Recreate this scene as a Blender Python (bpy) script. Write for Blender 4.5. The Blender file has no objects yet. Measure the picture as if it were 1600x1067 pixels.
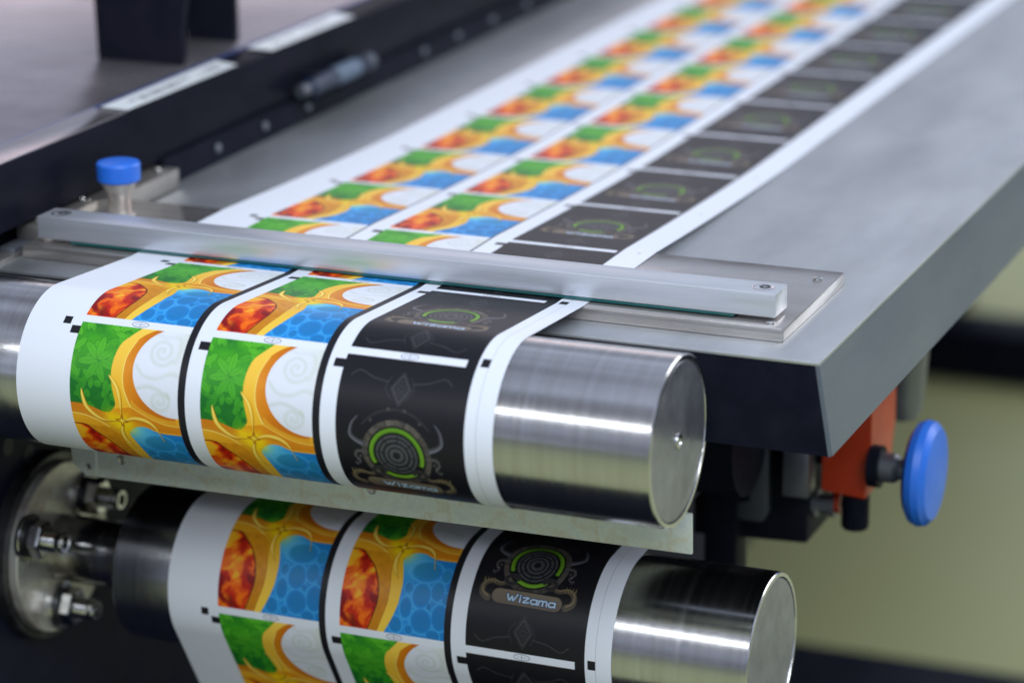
import bpy, bmesh, math, random
import numpy as np
from mathutils import Vector, Matrix
random.seed(4)
S = 0.1            # one working unit = 10 cm
COL = bpy.context.scene.collection
scn = bpy.context.scene

# ------------------------------------------------------------------ camera
cam = bpy.data.cameras.new('camera'); co = bpy.data.objects.new('camera', cam); COL.objects.link(co)
CX = Vector((0.92455126, 0.38101075, -0.00598161))
CY = -Vector((0.10712111, -0.27493776, -0.95547595))
CZ = -Vector((-0.36569118, 0.88274574, -0.29500835))
m = Matrix((CX, CY, CZ)).transposed().to_4x4()
m.translation = Vector((10.0232, -19.6585, 5.7839)) * S
co.matrix_world = m
cam.sensor_width = 36.0; cam.lens = 4576.28 / 1600 * 36.0
cam.clip_start = 0.05; cam.clip_end = 60
cam.dof.use_dof = True; cam.dof.focus_distance = 20.25 * S; cam.dof.aperture_fstop = 3.2
cam.dof.aperture_blades = 9
scn.camera = co

# ------------------------------------------------------------------ light
w = bpy.data.worlds.new('World'); scn.world = w; w.use_nodes = True
nt = w.node_tree; bg = nt.nodes['Background']
tc = nt.nodes.new('ShaderNodeTexCoord'); mpw = nt.nodes.new('ShaderNodeMapping'); mpw.inputs['Scale'].default_value = (1.0, 1.0, 2.6)
nz = nt.nodes.new('ShaderNodeTexNoise'); nz.inputs['Scale'].default_value = 2.3; nz.inputs['Detail'].default_value = 3
crw = nt.nodes.new('ShaderNodeValToRGB'); el = crw.color_ramp.elements
el[0].position = .36; el[0].color = (.20, .21, .27, 1); el[1].position = .64; el[1].color = (.66, .76, .97, 1)
nt.links.new(tc.outputs['Generated'], mpw.inputs[0]); nt.links.new(mpw.outputs[0], nz.inputs['Vector'])
nt.links.new(nz.outputs['Fac'], crw.inputs[0]); nt.links.new(crw.outputs[0], bg.inputs[0]); bg.inputs[1].default_value = 0.85

def area(name, loc, target, sx, sy, power, color=(1, 1, 1)):
    l = bpy.data.lights.new(name, 'AREA'); l.shape = 'RECTANGLE'
    l.size = sx * S; l.size_y = sy * S; l.energy = power; l.color = color
    o = bpy.data.objects.new(name, l); COL.objects.link(o)
    o.location = Vector(loc) * S
    d = (Vector(target) - Vector(loc)).normalized()
    o.rotation_euler = d.to_track_quat('-Z', 'X' if False else 'Y').to_euler()
    return o
area('hall_light', (18, -22, 26), (1, -2, 0), 24, 20, 100, (0.84, 0.92, 1.0))
area('floor_fill_light', (26, 34, 20), (8, 18, -9), 30, 26, 100, (0.95, 0.98, 1.0))  # added fill that brightens the floor; no known lamp behind it
area('tube_light', (-8, -40, 21.0), (2, -3, 0), 36, 1.5, 27, (0.93, 0.97, 1.0))
area('warm_light', (-20, 37, 14), (-3, 2, 0), 26, 9, 7, (1.0, 0.82, 0.80))

scn.view_settings.view_transform = 'Standard'; scn.view_settings.look = 'None'
scn.view_settings.exposure = 0.0; scn.view_settings.gamma = 1.0
scn.view_settings.use_curve_mapping = False

# ------------------------------------------------------------------ materials
def mat(name, color, rough=0.5, metal=0.0, **kw):
    m = bpy.data.materials.new(name); m.use_nodes = True
    nt = m.node_tree; b = nt.nodes['Principled BSDF']
    b.inputs['Base Color'].default_value = (*color, 1)
    b.inputs['Roughness'].default_value = rough; b.inputs['Metallic'].default_value = metal
    for k, v in kw.items():
        b.inputs[k.replace('_', ' ')].default_value = v
    return m

def vary(m, c1, c2, scale=(1, 1, 1), nscale=8.0, detail=6, r1=None, r2=None, bump=0.0, lo=0.35, hi=0.65, bscale=None, brough=0.6):
    """object-space noise drives colour, roughness and a fine bump"""
    nt = m.node_tree; b = nt.nodes['Principled BSDF']; N = nt.nodes.new; L = nt.links.new
    tc = N('ShaderNodeTexCoord'); mp = N('ShaderNodeMapping'); mp.inputs['Scale'].default_value = scale
    L(tc.outputs['Object'], mp.inputs[0])
    n = N('ShaderNodeTexNoise'); n.inputs['Scale'].default_value = nscale; n.inputs['Detail'].default_value = detail
    n.inputs['Roughness'].default_value = brough
    L(mp.outputs[0], n.inputs['Vector'])
    cr = N('ShaderNodeValToRGB'); cr.color_ramp.elements[0].position = lo; cr.color_ramp.elements[1].position = hi
    cr.color_ramp.elements[0].color = (*c1, 1); cr.color_ramp.elements[1].color = (*c2, 1)
    L(n.outputs['Fac'], cr.inputs[0]); L(cr.outputs[0], b.inputs['Base Color'])
    if r1 is not None:
        n2 = N('ShaderNodeTexNoise'); n2.inputs['Scale'].default_value = nscale * 1.7; n2.inputs['Detail'].default_value = 8
        n2.inputs['Roughness'].default_value = 0.65
        L(mp.outputs[0], n2.inputs['Vector'])
        mr = N('ShaderNodeMapRange'); mr.inputs[1].default_value = 0.3; mr.inputs[2].default_value = 0.7
        mr.inputs[3].default_value = r1; mr.inputs[4].default_value = r2
        L(n2.outputs['Fac'], mr.inputs[0]); L(mr.outputs[0], b.inputs['Roughness'])
    if bump:
        n3 = N('ShaderNodeTexNoise'); n3.inputs['Scale'].default_value = 1.0; n3.inputs['Detail'].default_value = 4
        mp3 = N('ShaderNodeMapping'); mp3.inputs['Scale'].default_value = bscale or scale
        L(tc.outputs['Object'], mp3.inputs[0]); L(mp3.outputs[0], n3.inputs['Vector'])
        bp = N('ShaderNodeBump'); bp.inputs['Strength'].default_value = bump; bp.inputs['Distance'].default_value = 0.0004
        L(n3.outputs['Fac'], bp.inputs['Height']); L(bp.outputs[0], b.inputs['Normal'])
    return m

M = {}
M['roller'] = vary(mat('ground_steel', (.5, .5, .5), .16, 1), (.56, .55, .54), (.63, .63, .64), (60, .5, .5), 3.0, 6, .15, .23, .05, bscale=(1500, 5, 5))
M['rollerend'] = vary(mat('turned_steel_end', (.5, .5, .5), .3, .75), (.25, .25, .29), (.37, .37, .42), (8, 8, 8), 4, 6, .24, .42, .06, bscale=(20, 300, 300))
M['shaft'] = vary(mat('shaft_steel', (.5, .5, .5), .15, 1), (.30, .27, .22), (.66, .66, .68), (30, 14, 14), 2.0, 8, .08, .30, .1, bscale=(500, 60, 60))
M['sheet'] = vary(mat('stainless_sheet', (.5, .5, .5), .3, .82), (.47, .48, .49), (.60, .61, .62), (3, 1.0, 3), 4.0, 8, .38, .52, .12, bscale=(900, 12, 900))
M['sidesheet'] = vary(mat('stainless_side', (.5, .5, .5), .3, .7), (.15, .18, .26), (.21, .24, .32), (3, .8, 3), 4.0, 8, .30, .40, .06, bscale=(900, 12, 900))  # dark navy reflection of the surroundings is put into this base colour
M['alu'] = vary(mat('milled_aluminium', (.7, .7, .7), .25, .62), (.60, .62, .66), (.66, .68, .73), (1.5, 8, 30), 8, 6, .33, .42, .05, bscale=(14, 900, 900))
M['plate'] = vary(mat('polished_plate', (.5, .5, .5), .15, .7), (.40, .37, .35), (.50, .47, .45), (2, 4, 4), 6, 7, .10, .26, .05, bscale=(12, 500, 500))
M['block'] = vary(mat('tool_steel_block', (.5, .5, .5), .3, .8), (.38, .35, .32), (.46, .43, .39), (6, 6, 6), 16, 8, .30, .42, .08, bscale=(200, 200, 200))
M['sheettop'] = vary(mat('cabinet_sheet', (.5, .5, .5), .3, .85), (.38, .33, .35), (.58, .53, .55), (1, 1, 1), 4, 9, .16, .34, .08, bscale=(90, 90, 90))
M['chrome'] = vary(mat('chrome', (.7, .7, .7), .1, 1), (.50, .49, .46), (.76, .76, .76), (9, 9, 9), 9, 5, .06, .22)
M['flange'] = vary(mat('zinc_flange', (.5, .5, .5), .3, .6), (.44, .37, .33), (.70, .68, .62), (9, 9, 9), 3.2, 9, .28, .46, .3, lo=.36, hi=.56, bscale=(80, 80, 80))
M['darkring'] = vary(mat('dark_ring', (.1, .1, .1), .35, .8), (.045, .045, .05), (.12, .12, .125), (9, 9, 9), 6, 8, .25, .5)
M['black'] = vary(mat('black_paint', (.02, .02, .03), .42, Specular_IOR_Level=.04), (.007, .008, .015), (.012, .013, .022), (5, 5, 5), 6, 6, .34, .5, .10, bscale=(600, 600, 600))
M['blackgloss'] = vary(mat('black_anodised', (.02, .02, .03), .35, Specular_IOR_Level=.04), (.007, .008, .014), (.012, .012, .021), (5, 2, 5), 6, 6, .28, .42)
M['navy'] = vary(mat('dark_frame_paint', (.02, .02, .03), .5, Specular_IOR_Level=.22), (.007, .008, .022), (.011, .012, .031), (5, 5, 5), 3, 6, .45, .6, .08, bscale=(500, 500, 500))
M['blue'] = vary(mat('blue_plastic', (.03, .2, .75), .38), (.020, .155, .70), (.026, .18, .78), (5, 5, 5), 9, 4, .32, .42)
M['orange'] = vary(mat('orange_paint', (.6, .07, .01), .35), (.52, .040, .009), (.59, .050, .012), (5, 5, 5), 6, 4, .3, .4)
M['white'] = mat('white_sticker', (.78, .80, .80), .4)
M['ink'] = mat('sticker_ink', (.03, .03, .04), .5)
M['grey'] = vary(mat('grey_cast', (.3, .3, .3), .4, .7), (.17, .18, .21), (.24, .25, .28), (5, 5, 5), 5, 5, .3, .5)
M['darksteel'] = mat('dark_steel', (.09, .10, .12), .45, .6)
M['teal'] = mat('glass_edge', (.02, .16, .16), .06, 0, Coat_Weight=.6, Transmission_Weight=.35, IOR=1.5)
M['bluestrip'] = mat('blue_seam', (.035, .07, .24), .4)
M['floor'] = vary(mat('epoxy_floor', (.2, .22, .13), .4), (.37, .385, .19), (.42, .43, .22), (.4, .4, .4), 1.6, 6, .38, .5)

def galvanised():
    m = mat('galvanised_sheet', (.5, .5, .45), .38, .35); nt = m.node_tree; b = nt.nodes['Principled BSDF']; N = nt.nodes.new; L = nt.links.new
    tc = N('ShaderNodeTexCoord')
    v = N('ShaderNodeTexVoronoi'); v.inputs['Scale'].default_value = 420; L(tc.outputs['Object'], v.inputs['Vector'])
    n = N('ShaderNodeTexNoise'); n.inputs['Scale'].default_value = 55; n.inputs['Detail'].default_value = 8; n.inputs['Distortion'].default_value = .9; L(tc.outputs['Object'], n.inputs['Vector'])
    cr = N('ShaderNodeValToRGB'); e = cr.color_ramp.elements
    e[0].position = .30; e[0].color = (.64, .69, .69, 1); e[1].position = .70; e[1].color = (.72, .74, .64, 1)
    x = e.new(.5); x.color = (.70, .75, .70, 1); y = e.new(.62); y.color = (.66, .64, .54, 1)
    L(n.outputs['Fac'], cr.inputs[0])
    mx = N('ShaderNodeMixRGB'); mx.blend_type = 'MULTIPLY'; mx.inputs[0].default_value = .35
    L(cr.outputs[0], mx.inputs[1])
    cr2 = N('ShaderNodeValToRGB'); cr2.color_ramp.elements[0].color = (.72, .72, .72, 1)
    L(v.outputs['Color'], cr2.inputs[0]); L(cr2.outputs[0], mx.inputs[2]); L(mx.outputs[0], b.inputs['Base Color'])
    mr = N('ShaderNodeMapRange'); mr.inputs[3].default_value = .32; mr.inputs[4].default_value = .55
    L(v.outputs['Distance'], mr.inputs[0]); L(mr.outputs[0], b.inputs['Roughness'])
    return m
M['galv'] = galvanised()

# ------------------------------------------------------------------ mesh helpers
def finish(bm, name, m, parent=None, ang=32):
    bmesh.ops.recalc_face_normals(bm, faces=bm.faces)
    for f in bm.faces: f.smooth = True
    ca = math.radians(ang)
    for e in bm.edges:
        if len(e.link_faces) == 2 and e.calc_face_angle(0) > ca: e.smooth = False
    me = bpy.data.meshes.new(name); bm.to_mesh(me); bm.free()
    if m: me.materials.append(m)
    o = bpy.data.objects.new(name, me); COL.objects.link(o)
    if parent:
        o.parent = parent; o.location = -parent.location
    return o
def box(bm, x0, x1, y0, y1, z0, z1, bev=0.0, seg=2):
    t = bmesh.new(); bmesh.ops.create_cube(t, size=1)
    for v in t.verts:
        v.co = Vector((x0 + (v.co.x + .5) * (x1 - x0), y0 + (v.co.y + .5) * (y1 - y0), z0 + (v.co.z + .5) * (z1 - z0))) * S
    if bev: bmesh.ops.bevel(t, geom=t.edges[:], offset=bev * S, segments=seg, affect='EDGES', profile=.5)
    join(bm, t)
def join(bm, t):
    me = bpy.data.meshes.new('tmp'); t.to_mesh(me); bm.from_mesh(me); bpy.data.meshes.remove(me); t.free()
def lathe(bm, c, axis, prof, n=64):
    """prof: list of (distance along the axis, radius); closes at radius 0"""
    c = Vector(c); R = {'x': (Vector((1, 0, 0)), Vector((0, 1, 0)), Vector((0, 0, 1))), 'y': (Vector((0, 1, 0)), Vector((0, 0, 1)), Vector((1, 0, 0))),
                        'z': (Vector((0, 0, 1)), Vector((1, 0, 0)), Vector((0, 1, 0)))}[axis]
    rings = []
    for d, r in prof:
        if r < 1e-6: rings.append([bm.verts.new((c + R[0] * d) * S)])
        else: rings.append([bm.verts.new((c + R[0] * d + (R[1] * math.cos(2 * math.pi * i / n) + R[2] * math.sin(2 * math.pi * i / n)) * r) * S) for i in range(n)])
    for a, b in zip(rings, rings[1:]):
        if len(a) == 1 and len(b) == 1: continue
        for i in range(n):
            j = (i + 1) % n
            if len(a) == 1: bm.faces.new((a[0], b[j], b[i]))
            elif len(b) == 1: bm.faces.new((a[i], a[j], b[0]))
            else: bm.faces.new((a[i], a[j], b[j], b[i]))
def prism(bm, pts, axis, a0, a1, bev=0.0):
    """pts: polygon in the two other axes, extruded from a0 to a1"""
    def P(u, v, a): return Vector({'x': (a, u, v), 'y': (u, a, v), 'z': (u, v, a)}[axis]) * S
    t = bmesh.new()
    A = [t.verts.new(P(u, v, a0)) for u, v in pts]; Bv = [t.verts.new(P(u, v, a1)) for u, v in pts]
    t.faces.new(A); t.faces.new(Bv[::-1])
    for i in range(len(pts)):
        j = (i + 1) % len(pts); t.faces.new((A[i], Bv[i], Bv[j], A[j]))
    if bev: bmesh.ops.bevel(t, geom=t.edges[:], offset=bev * S, segments=2, affect='EDGES', profile=.5)
    join(bm, t)
def thing(name, loc, label, cat, group=None):
    o = bpy.data.objects.new(name, None); o.empty_display_size = .02; COL.objects.link(o)
    o.location = Vector(loc) * S; return tag(o, label, cat, group)
def tag(o, label, cat, group=None):
    o['label'] = label; o['category'] = cat
    if group: o['group'] = group
    return o
def pbox(name, m, parent, *a, bev=0.0):
    bm = bmesh.new(); box(bm, *a, bev=bev); return finish(bm, name, m, parent)
def plathe(name, m, parent, c, axis, prof, n=64):
    bm = bmesh.new(); lathe(bm, c, axis, prof, n); return finish(bm, name, m, parent)
def sub(o, parent):
    o.parent = parent; o.location = (0, 0, 0); return o   # parent is a part whose data are already in thing space

# ------------------------------------------------------------------ calibrated dimensions
PITCH = 1.3981; Y0 = -1.7401
R1, YR1, ZR1, XE1 = 0.5730, -2.7473, -0.4117, 4.1806
R2, YR2, ZR2, XR2, XL2 = 0.5935, -1.2313, -2.4746, 4.3727, -0.6404
WL, WR = -0.4207, 1.115 + 2.0
XT, YT = 4.8964, -2.0328
PX0, PX1, PF, PB, PZ = -1.3423, 4.5442, -1.7037, -0.2177, 0.0962
YLAND = 2.9993

# ------------------------------------------------------------------ setting: floor
bm = bmesh.new(); vs = [bm.verts.new(Vector(p) * S) for p in ((-300, -150, -9), (300, -150, -9), (300, 450, -9), (-300, 450, -9))]
bm.faces.new(vs); fl = finish(bm, 'floor', M['floor']); fl['kind'] = 'structure'
o = pbox('floor_mat', M['black'], None, -9, 9, -9, 13.6, -8.99, -8.88, bev=.04)  # unseen front part added so the roller undersides reflect dark
tag(o, 'black mat on the olive green floor at the lower right behind the rollers', 'mat')
o = pbox('dark_slab', M['black'], None, -8, 16, 25.2, 26.4, -8.99, -8.15, bev=.05)  # low dark slab set where a dark band crosses the floor
tag(o, 'long low dark duct across the green floor, far behind the table corner', 'slab')

# ------------------------------------------------------------------ machine cabinet on the left
cab = thing('machine_cabinet', (-1.6, -6, -9), 'dark machine cabinet with a grey sheet metal top, left of the label table', 'machine')
pbox('side_frame', M['navy'], cab, -14, -1.6, -4.6, 30, -8.99, -.22)
rail = pbox('side_rail', M['blackgloss'], cab, -1.92, -1.44, -4.6, 30, .19, .70, bev=.012)
pbox('lower_ledge', M['black'], cab, -1.438, -1.385, .585, 30, -.19, .215, bev=.01)
pbox('inner_frame', M['black'], cab, -14, -1.625, -4.6, 30, -.219, .188)
pbox('top_sheet', M['sheettop'], cab, -14, -1.768, -4.6, 30, .60, .712, bev=.006)
pbox('seam', M['bluestrip'], cab, -1.767, -1.751, -4.6, 30, .60, .7135)
pbox('edge_strip', M['sheettop'], cab, -1.75, -1.441, -4.6, .10, .703, .716, bev=.004)
sc0 = None
for y, z in ((1.459, .119), (2.326, .119), (3.159, .114), (5.689, .13), (6.51, .13), (7.391, .13), (8.3, .13), (9.3, .13)):
    if sc0 is None:
        sc0 = plathe('screw', M['grey'], cab, (-1.384, y, z), 'x', [(0, .038), (.02, .038), (.03, .028), (.03, .016), (.015, .014), (.015, 0)], 24); ref = (y, z)
    else:
        c = sc0.copy(); COL.objects.link(c); c.parent = cab; c.location = sc0.location + Vector((0, y - ref[0], z - ref[1])) * S
for y, z in ((-1.65, -1.535), (-1.361, -1.692)):
    plathe('hole_disc', M['ink'], cab, (-1.599, y, z), 'x', [(0, .075), (.006, .075), (.006, 0)], 24)  # flat disc, the darkness of a hole given by its colour
def sticker(y0, y1, x0, x1, skew, label):
    t = thing('sticker', ((x0 + x1) / 2, (y0 + y1) / 2, .717), label, 'sticker', 'white stickers on the cabinet edge')
    bm = bmesh.new(); prism(bm, [(x0, y0), (x1, y0 - .02), (x1, y1 - skew), (x0, y1)], 'z', .7165, .7205); finish(bm, 'backing', M['white'], t)
    rr = random.Random(int(y0 * 10)); y = y0 + .25
    while y < y1 - .35:
        l = rr.choice([.05, .09, .13, .2])
        for q in (.40, .58):
            if rr.random() < .8: pbox('print_mark', M['ink'], t, x0 + (x1 - x0) * q, x0 + (x1 - x0) * (q + .09), y, y + l, .7205, .7215)
        y += l + rr.choice([.04, .05, .11])
sticker(.141, 2.08, -1.70, -1.445, .1, 'white sticker with small dark print, on the cabinet edge in front of the black channel')
sticker(2.655, 4.39, -1.70, -1.445, .1, 'white sticker on the cabinet edge farther back, the more blurred of the two')

t = thing('black_channel', (-2.26, 2.3, .71), 'tall black channel bracket standing on the grey cabinet top', 'bracket')
bm = bmesh.new(); prism(bm, [(-2.69, .713), (-1.86, .713), (-1.87, 1.0), (-1.83, 1.25), (-1.74, 1.5), (-1.66, 2.6), (-2.74, 2.6)], 'y', 1.80, 1.88, bev=.008); finish(bm, 'front_plate', M['blackgloss'], t)
pbox('back_plate', M['black'], t, -2.42, -1.93, 2.88, 2.96, .713, 2.6, bev=.008)
pbox('top_plate', M['black'], t, -2.7, -1.68, 1.80, 2.96, 2.602, 2.68, bev=.008)

t = thing('air_cylinder', (-1.27, 3.6, .34), 'dark blue air cylinder with a pale label along the black cabinet side', 'cylinder')
plathe('body', mat('navy_tube', (.004, .013, .04), .3), t, (-1.27, 2.95, .33), 'y', [(0, 0), (0, .07), (.02, .084), (1.30, .084), (1.33, .07), (1.33, 0)], 40)
plathe('label_band', mat('tube_label', (.09, .13, .19), .5), t, (-1.27, 3.45, .33), 'y', [(0, .0842), (0, .087), (.45, .087), (.45, .0842)], 40)
plathe('end_ring', M['darksteel'], t, (-1.27, 4.10, .33), 'y', [(0, .0842), (0, .089), (.09, .089), (.09, .0842)], 40)
plathe('front_fitting', M['darksteel'], t, (-1.27, 2.8, .33), 'y', [(0, 0), (0, .05), (.05, .06), (.15, .06)], 24)
pbox('clamp', M['black'], t, -1.384, -1.24, 3.05, 3.13, .2, .45, bev=.01)

# ------------------------------------------------------------------ feed table
tab = thing('feed_table', (1.8, YT, -.66), 'long brushed steel table with a black front panel, carrying the printed web', 'table')
pbox('table_top', M['sheet'], tab, -1.383, XT, YT, 30, -.035, -.008, bev=.006)
bm = bmesh.new(); prism(bm, [(-1.38, -.037), (XT - .031, -.037), (XT + .074, -.652), (-1.38, -.655)], 'y', YT + .006, YT + .04); finish(bm, 'front_panel', M['black'], tab)
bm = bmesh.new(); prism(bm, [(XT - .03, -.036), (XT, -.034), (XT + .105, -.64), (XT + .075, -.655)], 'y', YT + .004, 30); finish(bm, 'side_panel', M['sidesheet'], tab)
pbox('underside', M['black'], tab, -1.38, XT + .02, YT + .042, 30, -.64, -.60)
pbox('left_lip', M['block'], tab, -1.60, -1.386, -1.99, -1.46, -.10, .02, bev=.01)

# raised plate that the web crosses
pl = thing('clamp_plate', (1.6, PF, 0), 'polished steel plate on the table end, under the clear-edged clamp bar', 'plate')
pbox('plate', M['plate'], pl, PX0, PX1, PF, PB, -.0078, PZ - .004, bev=.018)
for x, y in ((PX1 - .12, PF + .09), (PX1 - .13, PB - .25)):
    plathe('screw', M['chrome'], pl, (x, y, PZ - .006), 'z', [(0, .035), (.012, .035), (.018, .024), (.018, 0)], 24)

mb = thing('mounting_block', (-1.4, -1, 0), 'brown grey steel block with screws at the left table edge, beside the small blue knob', 'block')
bm = bmesh.new(); prism(bm, [(-1.56, -1.42), (-1.345, -1.42), (-1.345, -.60), (-1.25, -.42), (-1.25, .56), (-1.50, .56)], 'z', .004 + PZ * 0, .165, bev=.012); finish(bm, 'block', M['block'], mb)
for x, y in ((-1.47, -1.25), (-1.44, -.62), (-1.39, -.20), (-1.36, .43)):
    plathe('screw', M['chrome'], mb, (x, y, .163), 'z', [(0, .05), (.010, .05), (.014, .042), (.014, .026), (.004, .022), (.004, 0)], 24)
pbox('wedge', M['grey'], mb, -1.54, -1.40, -1.72, -1.43, .0, .06, bev=.012)

kn = thing('thumb_screw', (-1.08, -.69, PZ), 'small blue knob on a flared steel stem, upright on the plate behind the bar', 'thumb screw', None)
plathe('stem', M['flange'], kn, (-1.08, -.69, PZ - .003), 'z', [(0, 0), (0, .12), (.015, .12), (.03, .098), (.15, .094), (.18, .098), (.25, .135), (.275, .145), (.275, 0)])
plathe('cap', M['blue'], kn, (-1.08, -.69, PZ), 'z', [(.27, 0), (.27, .150), (.285, .166), (.405, .168), (.418, .160), (.424, .14), (.424, 0)])

# clamp bar
BX0, BX1, BY0, BY1, BZ0, BZ1 = -1.2605, 4.4544, -1.6018, -1.3310, .1262, .2933
bar = thing('clamp_bar', ((BX0 + BX1) / 2, BY0, BZ0), 'long square aluminium bar lying across the printed web', 'bar')
pbox('bar', M['alu'], bar, BX0, BX1, BY0, BY1, BZ0, BZ1, bev=.008)
pbox('glass_strip', M['teal'], bar, -.985, 4.16, BY0 + .006, BY1 - .04, PZ + .010, BZ0 - .001)
for x in (BX0 + .13, BX1 - .13):
    s_ = plathe('screw', M['chrome'], bar, (x, -1.465, BZ1), 'z', [(.002, .075), (.003, .070), (-.001, .058), (-.001, .0)], 32)
    k = plathe('socket_shade', M['ink'], bar, (x + .01, -1.455, BZ1 + .001), 'z', [(0, .042), (.002, .042), (.002, .020)], 6)  # flat dark ring; shade of the screw recess put into its colour
    k.parent = s_; k.location = (0, 0, 0)
# ------------------------------------------------------------------ print artwork (computed, no files)
def fbm(h, w, cells, seed, octs=4, gain=.5):
    rg = np.random.default_rng(seed); out = np.zeros((h, w)); a = 1; tot = 0
    for o in range(octs):
        cy = max(2, int(round(cells * (2 ** o) * h / max(h, w)))); cx = max(2, int(round(cells * (2 ** o) * w / max(h, w))))
        g = rg.random((cy + 2, cx + 2)); y = np.linspace(0, cy, h, endpoint=False); x = np.linspace(0, cx, w, endpoint=False)
        iy = y.astype(int); ix = x.astype(int); fy = y - iy; fx = x - ix
        fy = fy * fy * (3 - 2 * fy); fx = fx * fx * (3 - 2 * fx)
        A = g[iy][:, ix] * (1 - fx) + g[iy][:, ix + 1] * fx; Bq = g[iy + 1][:, ix] * (1 - fx) + g[iy + 1][:, ix + 1] * fx
        out += a * (A * (1 - fy[:, None]) + Bq * fy[:, None]); tot += a; a *= gain
    return out / tot
def catmull(P, closed=False, n=10):
    P = [np.array(p, float) for p in P]; out = []
    N = len(P); rng = range(N if closed else N - 1)
    for i in rng:
        p0 = P[(i - 1) % N] if closed or i > 0 else P[i]; p1 = P[i]; p2 = P[(i + 1) % N]; p3 = P[(i + 2) % N] if closed or i + 2 < N else p2
        for t in np.linspace(0, 1, n, endpoint=False):
            out.append(.5 * ((2 * p1) + (-p0 + p2) * t + (2 * p0 - 5 * p1 + 4 * p2 - p3) * t * t + (-p0 + 3 * p1 - 3 * p2 + p3) * t ** 3))
    if not closed: out.append(P[-1])
    return np.array(out)
class Canvas:
    def __init__(s, x0, x1, y0, y1, ppu):
        s.ppu = ppu; s.w = int(round((x1 - x0) * ppu)); s.h = int(round((y1 - y0) * ppu))
        s.x = x0 + (np.arange(s.w) + .5) / s.w * (x1 - x0); s.y = y0 + (np.arange(s.h) + .5) / s.h * (y1 - y0)
        s.X, s.Y = np.meshgrid(s.x, s.y); s.C = np.ones((s.h, s.w, 3)); s.x0, s.x1, s.y0, s.y1 = x0, x1, y0, y1
    def poly(s, P):
        P = np.asarray(P, float); m = np.zeros((s.h, s.w)); Q = np.roll(P, -1, 0); sx = s.w / (s.x1 - s.x0); dy = (s.y1 - s.y0) / s.h
        for k in range(2):
            for j in range(s.h):
                y = s.y0 + (j + .25 + .5 * k) * dy
                c = (P[:, 1] <= y) != (Q[:, 1] <= y)
                if not c.any(): continue
                a = P[c]; b = Q[c]; xs = np.sort(a[:, 0] + (y - a[:, 1]) / (b[:, 1] - a[:, 1]) * (b[:, 0] - a[:, 0])); xs = (xs - s.x0) * sx
                for u, v in zip(xs[::2], xs[1::2]):
                    u = max(u, 0); v = min(v, s.w)
                    if v <= u: continue
                    iu, iv = int(u), int(v)
                    if iu == iv: m[j, iu] += (v - u) * .5
                    else:
                        m[j, iu] += (iu + 1 - u) * .5; m[j, iu + 1:iv] += .5
                        if iv < s.w: m[j, iv] += (v - iv) * .5
        return np.clip(m, 0, 1)
    def rect(s, a, b, c, d):
        cx = np.clip((s.x - a) * s.ppu + .5, 0, 1) * np.clip((b - s.x) * s.ppu + .5, 0, 1); cy = np.clip((s.y - c) * s.ppu + .5, 0, 1) * np.clip((d - s.y) * s.ppu + .5, 0, 1)
        return cy[:, None] * cx[None]
    def paint(s, m, col): s.C = s.C * (1 - m[..., None]) + np.asarray(col) * m[..., None]
    def stroke(s, P, wd, soft=None):
        """distance band round a polyline; wd scalar or per-vertex half width. local window for speed"""
        P = np.asarray(P, float); wd = np.broadcast_to(wd, (len(P),)).astype(float); soft = soft or 1.0 / s.ppu; pad = wd.max() + soft * 2
        i0 = max(0, int((P[:, 0].min() - pad - s.x0) * s.ppu)); i1 = min(s.w, int((P[:, 0].max() + pad - s.x0) * s.ppu) + 2)
        j0 = max(0, int((P[:, 1].min() - pad - s.y0) * s.ppu)); j1 = min(s.h, int((P[:, 1].max() + pad - s.y0) * s.ppu) + 2)
        m = np.zeros((s.h, s.w))
        if i1 <= i0 or j1 <= j0: return m
        X = s.X[j0:j1, i0:i1]; Y = s.Y[j0:j1, i0:i1]; best = np.full(X.shape, 1e9)
        for a, b, wa, wb in zip(P, P[1:], wd, wd[1:]):
            d = b - a; L = d @ d + 1e-12; t = np.clip(((X - a[0]) * d[0] + (Y - a[1]) * d[1]) / L, 0, 1)
            best = np.minimum(best, np.hypot(X - a[0] - t * d[0], Y - a[1] - t * d[1]) - (wa + (wb - wa) * t))
        m[j0:j1, i0:i1] = np.clip(.5 - best / (2 * soft), 0, 1); return m
def mixc(a, b, t): t = np.clip(t, 0, 1)[..., None]; return np.asarray(a) * (1 - t) + np.asarray(b) * t
LW, LH = .83, .957 * PITCH
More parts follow.
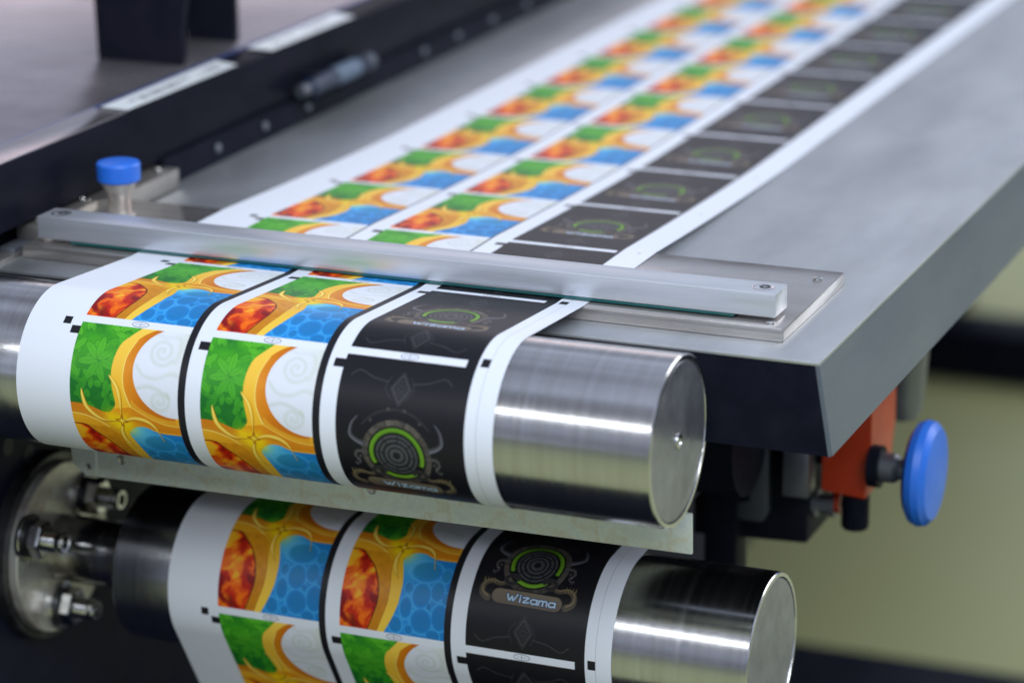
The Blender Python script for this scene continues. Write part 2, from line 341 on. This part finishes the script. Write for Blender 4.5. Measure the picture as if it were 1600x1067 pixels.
def art_board(ppu):
    c = Canvas(0, LW, 0, LH, ppu); X, Y = c.X, c.Y; h, w_ = c.h, c.w
    n1 = fbm(h, w_, 9, 1); n2 = fbm(h, w_, 30, 2)
    # gold ground, turning orange towards the middle
    c.C = mixc((.93, .69, .18), (.87, .55, .11), np.exp(-((X - .45) ** 2 + (Y - .58) ** 2) / .05) + (n1 - .5) * .4)
    GL = [(.473, -.01), (.40, .07), (.352, .124), (.322, .217), (.312, .323), (.323, .415), (.342, .498), (.350, .551), (.331, .587)]
    GO = [(.60, -.01), (.53, .03), (.46, .10), (.414, .217), (.403, .333), (.413, .425), (.441, .50), (.47, .56)]
    # light gold band left of the white disc
    band = c.poly(np.vstack([catmull(GL), catmull(GO)[::-1]])); c.paint(band, mixc((.95, .73, .22), (.98, .82, .36), 1 - Y / .5))
    # darker orange band round the white disc
    ob = c.poly(np.vstack([catmull(GO), catmull([(.80, .66), (.83, .3), (.70, -.02)])])); c.paint(ob, mixc((.88, .57, .14), (.79, .45, .09), (X - .40) / .16 + (n1 - .5)))
    c.paint(c.stroke(catmull(GO[2:]), np.linspace(.003, .005, len(catmull(GO[2:])))), (.98, .88, .48))
    # right gold band under the white disc
    rb = catmull([(.47, .56), (.55, .60), (.64, .64), (.73, .664), (.84, .667)]); rb2 = catmull([(.84, .728), (.74, .728), (.65, .722), (.57, .695), (.45, .68)])
    c.paint(c.poly(np.vstack([rb, rb2])), (.86, .54, .12))
    rb0 = catmull([(.47, .50), (.54, .56), (.64, .60), (.73, .62), (.84, .62)])
    c.paint(c.poly(np.vstack([rb0, rb[::-1]])) * .8, (.90, .66, .20))
    c.paint(c.stroke(rb, .003), (.97, .82, .40))
    # white disc with pale swirls
    r = np.hypot(X - .80, Y - .28); wh = np.clip((.325 - r) * c.ppu + .5, 0, 1)
    c.paint(wh, mixc((.91, .92, .95), (.87, .88, .84), (X - .72) / .12 * (1 - Y / .45)))
    def spiral(cx, cy, r0, turns, a0, sgn=1): t = np.linspace(0, turns * 2 * math.pi, 60); rr_ = r0 * (1 - t / t[-1]) ** .8 + .004; return np.c_[cx + rr_ * np.cos(a0 + sgn * t), cy + rr_ * np.sin(a0 + sgn * t)]
    for P_, wd, al in ((spiral(.675, .155, .095, 1.9, .6), .010, .5), (spiral(.69, .49, .075, 1.7, -.8), .009, .5),
                       (catmull([(.50, .27), (.56, .33), (.66, .34), (.76, .30), (.83, .31)]), .007, .5), (catmull([(.52, .42), (.60, .40), (.69, .42), (.76, .46)]), .009, .6),
                       (catmull([(.58, .02), (.66, .05), (.76, .04), (.80, .12), (.78, .22)]), .008, .35)):
        c.paint(c.stroke(P_, wd * .5, .018) * wh * al * .8, (.68, .72, .60))
    # green leaves
    G = np.vstack([[(-.01, -.01)], catmull(GL), catmull([(.331, .587), (.30, .615), (.27, .619), (.225, .612), (.179, .595), (.13, .582), (.099, .577), (-.01, .575)])])
    gm = c.poly(G); base = mixc((.27, .62, .15), (.12, .44, .16), Y / .55 + (n1 - .5) * 1.4)
    c.paint(gm, base); rg = random.Random(5); leaves = []
    for k in range(7): leaves.append((.20 + .075 * math.cos(k * .9 + .3), .26 + .085 * math.sin(k * .9 + .3), .085, .030, k * .9 + .3))
    for _ in range(75): leaves.append((rg.uniform(0, .45), rg.uniform(0, .60), rg.uniform(.03, .07), rg.uniform(.015, .028), rg.uniform(0, 6.28)))
    leaves = leaves[7:] + leaves[:7]
    for (lx, ly, a, b, th) in leaves:
        U = (X - lx) * math.cos(th) + (Y - ly) * math.sin(th); V = -(X - lx) * math.sin(th) + (Y - ly) * math.cos(th)
        e = np.abs(U / a) ** 2 + np.abs(V / b) ** 1.6 * 1.0; d = (1 - e)
        m1 = np.clip(d * 6 + .9, 0, 1) * gm * .45; c.paint(m1, (.10, .38, .12))
        f = max(0., 1 - ly / .75); m2 = np.clip(d * 5, 0, 1) * gm * .9; c.paint(m2, np.array((.20, .54, .16)) * (1 - f) + np.array((.40, .75, .20)) * f)
        c.paint(np.clip(1 - np.abs(V) / .003, 0, 1) * np.clip(d * 3, 0, 1) * gm * .35, (.08, .42, .09))
    c.paint(gm * np.clip((n1 - .52) * 3, 0, 1) * .5, (.10, .40, .15))
    # lower left: orange and gold bands above the lava
    lb = catmull([(-.01, .655), (.08, .66), (.15, .676), (.212, .70), (.29, .75), (.36, .80)]); c.paint(c.poly(np.vstack([catmull([(-.01, .575), (.099, .577), (.179, .595), (.27, .63), (.36, .69)]), [(.36, .80)], lb[::-1][1:]])), mixc((.80, .47, .10), (.90, .66, .20), (Y - .56) / .2))
    c.paint(c.stroke(lb, .0045), (.98, .86, .46))
    # gold sweep between lava and water
    GI = catmull([(.36, .74), (.345, .80), (.355, .90), (.372, 1.00), (.368, 1.12), (.33, 1.24), (.285, 1.36)])
    GB = catmull([(.40, .74), (.42, .79), (.447, .867), (.466, .96), (.464, 1.05), (.452, 1.128), (.41, 1.235), (.34, 1.36)])
    c.paint(c.poly(np.vstack([GI, GB[::-1]])), mixc((.93, .72, .22), (.96, .80, .32), (Y - .8) / .5)); c.paint(c.stroke(GI, .003), (.62, .34, .06))
    FI = catmull([(-.01, .745), (.085, .745), (.14, .79), (.22, .87), (.27, .966), (.291, 1.05), (.29, 1.13), (.265, 1.22), (.235, 1.30), (.205, 1.36)])
    c.paint(c.poly(np.vstack([FI, GI[::-1]])) * .75, mixc((.85, .57, .12), (.70, .42, .08), (n2 - .3) + (Y - .8)))
    # lava
    fm = c.poly(np.vstack([FI, [(-.01, 1.36)]])); wy = (fbm(h, w_, 6, 7) - .5) * 160; wx = (fbm(h, w_, 6, 8) - .5) * 160
    jj = np.clip(np.arange(h)[:, None] + wy, 0, h - 1).astype(int); ii = np.clip(np.arange(w_)[None] + wx, 0, w_ - 1).astype(int)
    q = fbm(h, w_, 11, 9, 4, .5)[jj, ii]; q2 = fbm(h, w_, 8, 11, 3)[jj, ii]
    lava = mixc((.42, .05, .05), (.74, .15, .05), (q - .34) / .12); lava = mixc(lava, (.93, .42, .06), (q - .50) / .06); lava = mixc(lava, (.99, .72, .18), (q - .60) / .08)
    lava = mixc(lava, (.97, .60, .09), np.exp(-((X - .05) ** 2 + (Y - 1.27) ** 2) / .0016) + np.exp(-((X - .07) ** 2 + (Y - .86) ** 2) / .0009) + .7 * np.exp(-((X - .13) ** 2 + (Y - 1.0) ** 2) / .003))
    lava = mixc(lava, (.52, .06, .06), (q2 - .55) / .08); c.paint(fm, lava); c.paint(c.stroke(FI, .004), (.36, .12, .03))
    # water with rounded cells
    BT = catmull([(.42, .79), (.43, .755), (.45, .735), (.487, .712), (.53, .703), (.58, .708), (.64, .733), (.70, .742), (.84, .738)])
    bmk = c.poly(np.vstack([BT, [(.84, 1.36)], catmull([(.34, 1.36), (.41, 1.235), (.452, 1.128), (.464, 1.05), (.466, .96), (.447, .867), (.42, .79)])]))
    water = mixc((.50, .85, .93), (.18, .56, .84), np.hypot(X - .47, Y - .74) / .22); water = mixc(water, (.13, .49, .76), (X - .55) / .3 + (Y - 1.0) * .6); c.paint(bmk, water)
    cells = [(.625, .845, .115, .075), (.628, 1.03, .068, .085), (.645, 1.215, .078, .085), (.519, 1.13, .045, .075), (.79, 1.17, .06, .09), (.445, 1.265, .05, .06), (.75, .985, .048, .065), (.79, .86, .035, .05), (.52, .985, .032, .04), (.55, 1.29, .03, .035), (.74, 1.31, .05, .04), (.70, 1.10, .02, .025), (.82, 1.03, .025, .04)]
    F = np.full(X.shape, 9.)
    for cx, cy, a, b in cells: F = np.minimum(F, np.hypot((X - cx) / a, (Y - cy) / b))
    c.paint(bmk * np.clip(1 - np.abs(F - 1.16) / .16, 0, 1) * .62, (.40, .76, .92))
    cc = mixc((.22, .56, .70), (.16, .48, .70), (Y - .75) / .35); c.paint(bmk * np.clip((1 - F) * 5, 0, 1) * .75, cc)
    # yellow glow, horns and star
    g = np.exp(-((X - .395) ** 2 + (Y - .70) ** 2) / .006) + .55 * np.exp(-((X - .30) ** 2 + (Y - .655) ** 2) / .0025); c.paint(np.clip(g * 1.3, 0, .9) * (1 - wh) * (1 - fm), (.97, .83, .10))
    for P_, wm in ((catmull([(.090, .47), (.10, .53), (.125, .60), (.19, .66), (.26, .685), (.36, .675)]), .013), (catmull([(.298, .355), (.34, .40), (.371, .452), (.388, .54), (.385, .66)]), .012),
                   (catmull([(.40, .68), (.47, .645), (.55, .645), (.61, .67), (.65, .72), (.678, .82)]), .012), (catmull([(.39, .70), (.368, .76), (.37, .83), (.39, .88), (.42, .925)]), .011)):
        n = len(P_); t = np.linspace(0, 1, n); wd = 1.15 * wm * np.sin(np.clip(t * 1.15, 0, 1) * math.pi) ** .8 + .0015
        c.paint(c.stroke(P_ + np.array((.004, .005)), wd + .003) * .45, (.50, .28, .05)); c.paint(c.stroke(P_, wd), (.94, .74, .22)); c.paint(c.stroke(P_ - np.array((.002, .002)), wd * .35), (.99, .91, .52))
    sx, sy = .387, .672
    for k in range(4):
        a = k * math.pi / 2 + .1; b = a + math.pi / 4; c_ = b + math.pi / 4
        pts = np.array([(sx + .048 * math.cos(a), sy + .048 * math.sin(a)), (sx + .016 * math.cos(b), sy + .016 * math.sin(b)), (sx + .048 * math.cos(c_), sy + .048 * math.sin(c_))]); c.paint(c.stroke(pts, .003), (.60, .30, .04))
    c.paint(np.exp(-((X - sx) ** 2 + (Y - sy) ** 2) / .00012) * .8, (.99, .93, .55))
    for a in (.8, 2.3, 4.2, 5.4): c.paint(c.stroke(np.array([(sx, sy), (sx + .13 * math.cos(a), sy + .13 * math.sin(a))]), np.array([.002, .0005])) * .5, (.98, .86, .40))
    g_ = c.C.mean(2, keepdims=True); return np.clip(g_ + (c.C - g_) * 1.10, 0, 1)
def art_dark(ppu):
    W_ = .915; c = Canvas(0, W_, 0, LH, ppu); X, Y = c.X, c.Y; h, w_ = c.h, c.w; n = fbm(h, w_, 40, 21); c.C = np.ones((h, w_, 3)) * np.array((.095, .092, .115))
    cx, cy = .43, .66; r = np.hypot(X - cx, Y - cy); th = np.arctan2(Y - cy, X - cx); aa = lambda d: np.clip(d * c.ppu + .5, 0, 1)
    ring = lambda a, b: aa(r - a) * aa(b - r)
    stone = mixc((.27, .25, .23), (.40, .37, .33), (n - .3) * 2.2)
    dim = np.array((.20, .195, .215))
    for dcy, s_ in ((.207, 1), (1.185, -1)):                     # nested diamonds and faint arcs
        for k, al in ((1.25, .5), (1.0, .8), (.62, .5), (.30, .6)):
            P_ = np.array([(cx + .01, dcy - .092 * k), (cx + .01 + .058 * k, dcy), (cx + .01, dcy + .092 * k), (cx + .01 - .058 * k, dcy), (cx + .01, dcy - .092 * k)]); c.paint(c.stroke(P_, .0045) * al, (.31, .305, .31))
        for q in (-1, 1):
            c.paint(c.stroke(catmull([(cx + q * .09, dcy - s_ * .04), (cx + q * .20, dcy - s_ * .06), (cx + q * .30, dcy - s_ * .10 - .0), (cx + q * .36, dcy + s_ * .06 * -1)]), .005) * .7, (.27, .27, .28))
            c.paint(c.stroke(catmull([(cx + q * .07, dcy - s_ * .08), (cx + q * .10, dcy), (cx + q * .05, dcy + s_ * .07)]), .004) * .6, (.24, .24, .25))
    arc = np.array([(cx + .31 * math.cos(a), cy + .01 + .325 * math.sin(a)) for a in np.linspace(-2.45, -.72, 40)]); c.paint(c.stroke(arc, .006) * .8, (.27, .255, .245)); c.paint(c.stroke(arc, .002), (.12, .11, .12))
    for px, py in ((.372, .345), (.488, .345), (.25, .43), (.60, .42)): c.paint(np.exp(-((X - px) ** 2 + (Y - py) ** 2) / .00008) * .9, (.40, .38, .36))
    # stone frame, spikes and claws
    c.paint(ring(.198, .248) * np.clip(1.3 - (Y - .80) * 7, 0, 1), stone)
    for a in (-2.5, -1.9, -1.3, -.7, -.1, 3.0): c.paint(c.stroke(np.array([(cx + .197 * math.cos(a), cy + .197 * math.sin(a)), (cx + .25 * math.cos(a), cy + .25 * math.sin(a))]), .003), (.10, .09, .10))
    for q in (-1, 1):
        P_ = catmull([(cx + q * .235, .60), (cx + q * .29, .575), (cx + q * .325, .535), (cx + q * .31, .46), (cx + q * .27, .41)]); c.paint(c.stroke(P_, np.linspace(.020, .002, len(P_))), (.29, .285, .30)); c.paint(c.stroke(P_ + np.array((q * .008, .004)), np.linspace(.006, .001, len(P_))), (.46, .46, .50))
        P_ = catmull([(cx + q * .22, .66), (cx + q * .28, .66), (cx + q * .30, .70), (cx + q * .27, .74), (cx + q * .30, .775)]); c.paint(c.stroke(P_, np.linspace(.013, .005, len(P_))), (.32, .31, .31))
        for k in range(3): c.paint(np.exp(-((X - cx - q * (.265 + .02 * k)) ** 2 + (Y - .70 - .03 * k) ** 2) / .00006), (.48, .46, .44))
        P_ = catmull([(cx + q * .17, .83), (cx + q * .22, .855), (cx + q * .29, .84), (cx + q * .345, .875), (cx + q * .345, .935), (cx + q * .30, .965)]); c.paint(c.stroke(P_, np.linspace(.012, .026, len(P_))), (.34, .30, .25)); c.paint(c.stroke(P_ - np.array((0, .012)), np.linspace(.004, .006, len(P_))), (.52, .47, .36))
        for k in range(4):
            a0 = np.array((cx + q * (.27 + .025 * k), .845)); c.paint(c.stroke(np.array([a0, a0 + (q * .008, -.035)]), np.array([.009, .001])), (.46, .40, .28))
    # green ring and target
    c.paint(ring(.150, .208), (.075, .08, .085)); gr = ring(.165, .195)
    for a, wdt in ((2.42, .28), (.62, .26)): gr = gr * (1 - np.clip((wdt - np.abs((th - a + math.pi) % (2 * math.pi) - math.pi)) * 25, 0, 1))
    c.paint(gr, mixc((.36, .55, .13), (.48, .68, .18), (Y - .45) / .4)); c.paint(gr * np.exp(-((r - .166) / .006) ** 2) * .6, (.24, .44, .05))
    c.paint(ring(0, .148), (.30, .30, .31))
    for a, b in ((.118, .132), (.084, .100), (.052, .064), (0, .026)): c.paint(ring(a, b), (.10, .105, .12))
    for a in np.arange(8) * math.pi / 4 + .1: c.paint(c.stroke(np.array([(cx + .085 * math.cos(a), cy + .085 * math.sin(a)), (cx + .14 * math.cos(a), cy + .14 * math.sin(a))]), .004), (.10, .105, .12))
    for q in (-1, 1):
        P_ = catmull([(cx + q * .10, .80), (cx + q * .14, .775), (cx + q * .19, .80), (cx + q * .17, .84), (cx + q * .12, .84)]); c.paint(c.stroke(P_, .017), (.24, .23, .23)); c.paint(c.stroke(P_, .005), (.15, .14, .14))
    # plaque and lettering
    T = lambda x: .945 + (x - cx) * .02
    pq = np.array([(x, T(x)) for x in np.linspace(cx - .215, cx + .215, 12)]); c.paint(c.stroke(pq, .060), (.14, .13, .13)); c.paint(c.stroke(pq, .053), mixc((.50, .45, .38), (.40, .34, .29), (Y - .90) / .1))
    H = .050
    L = {'w': (.078, [[(0, .1), (.25, .95), (.48, .35), (.62, .95), (1, .0)]]), 'i': (.016, [[(.5, .35), (.5, 1)], [(.5, .02), (.5, .10)]]),
         'z': (.046, [[(0, .3), (.9, .25), (.1, .95), (1, .9)]]), 'a': (.048, [[(1, .35), (1, 1)], [(1, .4), (.3, .35), (0, .65), (.3, 1), (1, .85)]]),
         'm': (.062, [[(0, 1), (.02, .35)], [(.02, .5), (.3, .3), (.48, .45), (.5, 1)], [(.5, .5), (.75, .3), (.95, .45), (1, 1)]])}
    x = cx - .150; strokes = []
    for ch in 'wizama':
        wd, ps = L[ch]
        for P_ in ps:
            q = np.array([(x + u * wd, T(x) - H / 2 + v * H) for u, v in P_]); strokes.append(catmull(q, n=5) if len(q) > 2 else q)
        x += wd + .014
    for q in strokes: c.paint(c.stroke(q, .0105), (.06, .20, .36))
    for q in strokes: c.paint(c.stroke(q, .0062), (.76, .84, .92))
    return np.clip(c.C, 0, 1)
def web_tile(far=False):
    ppu = 680; c = Canvas(WL, WR, 0, PITCH, ppu); c.C = np.ones((c.h, c.w, 3)) * np.array((.92, .935, .965)); ink = (.10, .10, .125)
    def put(img, u):
        i = int(round((u - WL) * c.w / (WR - WL))); hh, ww = img.shape[:2]; ww = min(ww, c.w - i); hh = min(hh, c.h); c.C[:hh, i:i + ww] = img[:hh, :ww]
    a = art_board(ppu); put(a, 0); put(a, 1.0)
    for k in (0, 1): c.paint(c.rect(k + .83, k + (.846 if far else .884), -1, 9), ink)
    put(art_dark(ppu), 2.0); dk = (.10, .097, .12)
    c.paint(c.rect(2.84, 2.87 if far else 2.915, LH - .01, 9), dk)
    if far: c.paint(c.rect(2.87, 2.93, -1, 9), (.92, .935, .965))
    p = PITCH
    c.paint(c.rect(-.145, -.086, -1, .021 * p), ink); c.paint(c.rect(-.145, -.086, p - .022 * p, 9), ink); c.paint(c.rect(-.067, .002, .026 * p, .068 * p), ink)
    for k in (1, 2): c.paint(c.rect(k - .075, k + .002, .030 * p, .075 * p), ink if k == 1 else dk)
    if far: c.paint(c.rect(2.99, 3.02, p - .05 * p, p - .02 * p), (.80, .81, .84))
    else: c.paint(c.rect(2.937, 2.997, p - .062 * p, p - .012 * p), ink); c.paint(c.rect(2.995, 2.9985, -1, 9), (.70, .72, .76))
    for k in (0, 1, 2):                                            # register ellipses in the white gaps
        th = np.linspace(0, 2 * math.pi, 40); cx, cy = k + .435, p * (.9785)
        c.paint(c.stroke(np.c_[cx + .062 * np.cos(th), cy + .022 * np.sin(th)], .0018) * .9, (.25, .26, .32)); c.paint(c.stroke(np.array([(cx - .04, cy), (cx + .04, cy)]), .0014) * .8, (.3, .3, .36)); c.paint(c.stroke(np.array([(cx, cy - .02), (cx, cy + .02)]), .0014) * .8, (.3, .3, .36))
    return c.C
def print_material(name, T):
    th_, tw_ = T.shape[:2]
    img = bpy.data.images.new(name, tw_, th_, alpha=False)
    px = np.ones((th_, tw_, 4), dtype=np.float32); px[..., :3] = T[::-1]; img.pixels.foreach_set(px.ravel()); img.update(); img.pack()
    m = mat(name, (.8, .8, .8), .42); b = m.node_tree.nodes['Principled BSDF']; b.inputs['Specular IOR Level'].default_value = .30
    ti = m.node_tree.nodes.new('ShaderNodeTexImage'); ti.image = img; ti.extension = 'REPEAT'; ti.interpolation = 'Cubic'
    m.node_tree.links.new(ti.outputs[0], b.inputs['Base Color'])
    return m
mp_near = print_material('printed_paper', web_tile()); mp_far = print_material('printed_paper_slit_closed', web_tile(True))

# ------------------------------------------------------------------ the web
YI = 0.286
def web_path():
    P = [(y, .0) for y in np.linspace(28, YLAND, 60)]
    for t in np.linspace(0, 1, 30)[1:]: P.append((YLAND + (PB - YLAND) * t, PZ * t ** 1.5))
    for y in np.linspace(PB, PF, 20)[1:]: P.append((y, PZ))
    ra = R1 + .003; d = np.array([PF - YR1, PZ - ZR1]); D = np.hypot(*d); phi = math.atan2(d[1], d[0]) + math.acos(ra / D)
    for a in np.linspace(phi, 1.5 * math.pi, 120): P.append((YR1 + ra * math.cos(a), ZR1 + ra * math.sin(a)))
    rb = R2 + .003; zb = ZR1 - ra; zt = ZR2 + rb; ri = (zb - zt) / 2
    for a in np.linspace(math.pi / 2, -math.pi / 2, 60): P.append((YI + ri * math.cos(a), zb - ri + ri * math.sin(a)))
    for a in np.linspace(math.pi / 2, math.radians(211), 100): P.append((YR2 + rb * math.cos(a), ZR2 + rb * math.sin(a)))
    y, z = P[-1]; a = math.radians(211)
    for t in np.linspace(0, 6, 30)[1:]: P.append((y - t * math.sin(a), z + t * math.cos(a)))
    P = np.array(P); s = np.r_[0, np.cumsum(np.hypot(*np.diff(P, axis=0).T))]; return P, s, ri, zb - ri
P, s, RI, ZI = web_path()
WEB_ROW = 31.1368
bm = bmesh.new(); uvl = bm.loops.layers.uv.new('UVMap'); rows = []
nx = 8
for (y, z), q in zip(P, s):
    rows.append((y, z, q))
iA = next(i for i in range(len(P)) if abs(P[i, 1] - (ZR1 - R1 - .003)) < 1e-4 and P[i, 0] > YR1 - 1e-3); iB = next(i for i in range(iA, len(P)) if P[i, 0] < YR2 + 1e-3 and P[i, 1] < ZR2 + R2 + .004 and i > iA + 20)
grid = []
for i, (y, z, q) in enumerate(rows):
    t = min(1, max(0, (q - s[iA]) / (s[iB] - s[iA]))); sh = .26 * t * t * (3 - 2 * t)
    grid.append([bm.verts.new(Vector((WL + (WR - WL) * k / nx + sh, y, z)) * S) for k in range(nx + 1)])
for i in range(len(rows) - 1):
    for k in range(nx):
        f = bm.faces.new((grid[i][k], grid[i + 1][k], grid[i + 1][k + 1], grid[i][k + 1]))
        for lp, (a, b) in zip(f.loops, ((i, k), (i + 1, k), (i + 1, k + 1), (i, k + 1))):
            lp[uvl].uv = (b / nx, -(rows[a][2] - WEB_ROW) / PITCH)
bmesh.ops.recalc_face_normals(bm, faces=bm.faces)
for f in bm.faces: f.smooth = True
bm.normal_update()
me = bpy.data.meshes.new('printed_web'); bm.to_mesh(me); bm.free(); me.materials.append(mp_near); me.materials.append(mp_far)
for p_ in me.polygons:
    if p_.center.y > -1.46 * S and p_.center.z > -.1 * S: p_.material_index = 1
web = bpy.data.objects.new('printed_web', me); COL.objects.link(web)
tag(web, 'glossy white web printed with rows of colourful and black labels, over table and rollers', 'label web')

# ------------------------------------------------------------------ rollers
def roller(name, label, xl, xr, yc, zc, R, rim, group):
    t = thing(name, (xl, yc, zc), label, 'roller', group)
    plathe('shell', M['roller'], t, (0, yc, zc), 'x', [(xl, R - .03), (xl, R - .006), (xl + .006, R), (xr - .008, R), (xr, R - .008), (xr, R - rim), (xr - .02, R - rim - .004), (xr - .02, .0)][:7], 192)
    plathe('end_cap', M['rollerend'], t, (0, yc, zc), 'x', [(xr - .05, R - rim - .005), (xr - .012, R - rim - .006), (xr - .006, R - rim - .014), (xr - .006, 0)], 128)
    if R < .58:
        s_ = plathe('screw', M['chrome'], t, (0, yc, zc), 'x', [(xr - .0055, .055), (xr + .003, .053), (xr + .006, .046), (xr + .006, .032), (xr - .003, .028), (xr - .003, 0)], 32)
    return t
up = roller('roller', 'upper polished steel roller with the printed web wrapped round its front', -1.595, XE1, YR1, ZR1, R1, .035, 'steel web rollers')
lo = roller('roller', 'lower polished steel roller beneath the galvanised strip, on a thin shaft', XL2, XR2, YR2, ZR2, R2, .035, 'steel web rollers')
plathe('left_end', M['rollerend'], lo, (0, YR2, ZR2), 'x', [(XL2 + .002, R2 - .035), (XL2 + .002, .2)], 96)
plathe('shaft', M['shaft'], lo, (0, YR2, ZR2), 'x', [(-1.42, .262), (XL2 + .01, .262)], 96)
idl = thing('idler_roller', (-1.59, YI, ZI), 'black idler roller under the table, turning the web back behind the two steel rollers', 'roller')
plathe('shell', M['black'], idl, (0, YI, ZI), 'x', [(-1.59, 0), (-1.59, RI - .004), (3.7, RI - .004), (3.7, 0)], 96)

# flange with bolts
fg = thing('shaft_flange', (-1.6, YR2, ZR2), 'round zinc plated flange with three protruding bolts, holding the lower shaft', 'flange')
plathe('backing_ring', M['darkring'], fg, (0, YR2, ZR2), 'x', [(-1.598, .745), (-1.50, .745), (-1.492, .735), (-1.492, 0)], 128)
plathe('disc', M['flange'], fg, (0, YR2, ZR2), 'x', [(-1.491, .675), (-1.43, .675), (-1.42, .665), (-1.42, 0)], 128)
for by, bz in ((-.871, -2.166), (-1.739, -2.218), (-1.328, -2.927)):
    prof = [(-1.42, .083)]
    for k in range(9): prof += [(-1.26 + k * .014, .083), (-1.253 + k * .014, .076)]
    prof += [(-1.12, .083), (-1.095, .083), (-1.082, .072), (-1.082, .048), (-1.15, .044), (-1.15, 0)]
    b = plathe('bolt', M['chrome'], fg, (0, by, bz), 'x', prof, 40)
    wsh = plathe('washer', M['chrome'], fg, (0, by, bz), 'x', [(-1.4195, .084), (-1.4195, .185), (-1.39, .188), (-1.385, .180), (-1.385, .084)], 48)
    sp = plathe('spring_washer', M['darkring'], fg, (0, by, bz), 'x', [(-1.384, .084), (-1.384, .150), (-1.35, .150), (-1.35, .084)], 48)
    nt_ = plathe('nut', M['chrome'], fg, (0, by, bz), 'x', [(-1.349, .084), (-1.349, .135), (-1.337, .150), (-1.262, .150), (-1.25, .135), (-1.25, .084)], 6)
    for q in (wsh, sp, nt_): q.parent = b; q.location = (0, 0, 0)

# galvanised strip between the rollers
st = thing('galvanised_strip', (1.7, -2.2, -1.45), 'greenish galvanised metal strip running below the upper roller', 'bracket')
bm = bmesh.new(); prism(bm, [(-.715, -1.10), (4.085, -1.115), (4.09, -1.405), (-.585, -1.455), (-.70, -1.37)], 'y', -2.2, -2.17, bev=.006); finish(bm, 'strip', M['galv'], st)
bm = bmesh.new(); prism(bm, [(-.70, -1.12), (-.70, -1.36), (-.59, -1.44), (-.59, -1.12)], 'y', -2.169, -1.9); finish(bm, 'end_flange', M['galv'], st)
pbox('fold_line', mat('light_zinc', (.70, .74, .72), .35, .6), st, -.508, -.490, -2.2025, -2.19, -1.447, -1.115)
for x, z in ((-.285, -1.295), (1.72, -1.255), (3.72, -1.19)):
    plathe('rivet', M['block'], st, (x, -2.204, z), 'y', [(.004, .036), (-.004, .034), (-.008, .028), (-.004, .020), (-.004, 0)], 24)
bm = bmesh.new(); mxx, mzz = -.56, -1.38
for a in (0.3, 1.25, 2.2, 2.8):
    dx, dz = .028 * math.cos(a), .028 * math.sin(a)
    prism(bm, [(mxx - dx - .004, mzz - dz), (mxx - dx + .004, mzz - dz), (mxx + dx + .004, mzz + dz), (mxx + dx - .004, mzz + dz)], 'y', -2.203, -2.199)
finish(bm, 'stamped_mark', M['ink'], st)

# ------------------------------------------------------------------ under the table's right edge
cl = thing('edge_clamp', (3.948, 1.086, -1.898), 'orange red block with a large round blue knob under the right table corner', 'clamp')
bm = bmesh.new(); prism(bm, [(4.025, -0.644), (4.025, -2.074), (4.388, -2.102), (4.415, -1.678), (4.415, -0.644)], 'y', 1.086, 1.801, bev=.02); finish(bm, 'block', M['orange'], cl)
plathe('collar', M['black'], cl, (4.415, 1.108, -1.821), 'x', [(0.0, 0.0), (0.0, 0.165), (0.088, 0.165), (0.088, 0.0)], 40)
plathe('stem', M['grey'], cl, (4.498, 1.108, -1.821), 'x', [(0.0, 0.1155), (0.11, 0.1155), (0.154, 0.0825), (0.264, 0.0825)], 40)
plathe('knob', M['blue'], cl, (4.729, 1.086, -1.821), 'x', [(0.0, 0.0), (0.0, 0.22), (0.0165, 0.33), (0.055, 0.3905), (0.11, 0.4125), (0.165, 0.4015), (0.209, 0.352), (0.2255, 0.242), (0.231, 0.0)], 96)
plathe('lower_screw', M['black'], cl, (4.278, 1.196, -2.382), 'z', [(0.0, 0.0), (0.0, 0.099), (0.022, 0.11), (0.275, 0.11), (0.275, 0.0)], 32)
tu = thing('tension_unit', (3.398, 1.526, -2.668), 'black block with blurred grey lever and fittings, below the black table front', 'fitting')
bm = bmesh.new(); prism(bm, [(2.958, -1.92), (3.09, -1.81), (3.508, -1.876), (3.783, -1.854), (3.904, -2.173), (3.904, -2.558), (2.958, -2.602)], 'y', 1.152, 1.856, bev=.02); finish(bm, 'body', M['black'], tu)
bm = bmesh.new(); prism(bm, [(2.903, -2.063), (2.98, -1.623), (3.398, -1.59), (3.376, -1.733), (3.222, -1.854), (3.09, -1.898), (2.98, -2.096)], 'y', 1.02, 1.13, bev=.02); finish(bm, 'lever', M['grey'], tu)
bm = bmesh.new(); prism(bm, [(3.486, -1.656), (3.618, -1.656), (3.618, -2.294), (3.574, -2.382), (3.376, -2.382), (3.321, -2.272), (3.376, -2.217), (3.486, -2.228)], 'y', 1.02, 1.13, bev=.02); finish(bm, 'hook', M['darksteel'], tu)
pbox('spacer', M['grey'], tu, 3.761, 3.97, 0.921, 1.13, -2.096, -1.656, bev=.015)
pbox('mount', M['black'], tu, 2.848, 4.003, 1.196, 1.746, -1.898, -0.644, bev=.015)
plathe('fitting', M['grey'], tu, (3.915, 1.306, -2.261), 'x', [(0.0, 0.11), (0.033, 0.11), (0.044, 0.077), (0.132, 0.077), (0.143, 0.099), (0.176, 0.099), (0.176, 0.0)], 32)
plathe('ring', M['orange'], tu, (4.096, 1.306, -2.228), 'x', [(0.0, 0.055), (0.0, 0.0935), (0.044, 0.0935), (0.044, 0.055)], 32)
o = pbox('support_post', M['black'], None, 3.10, 3.37, 1.0, 1.3, -8.99, -.66, bev=.02); tag(o, 'black square post below the table, behind the right roller ends', 'post')
o = plathe('hanging_cone', M['grey'], None, (4.16, 3.0, 0), 'z', [(-2.05, 0), (-2.05, .13), (-1.95, .17), (-1.3, .21), (-.9, .26), (-.66, .26)], 48); tag(o, 'blurred dark grey tapered cylinder under the table side, behind the blue knob', 'cylinder')
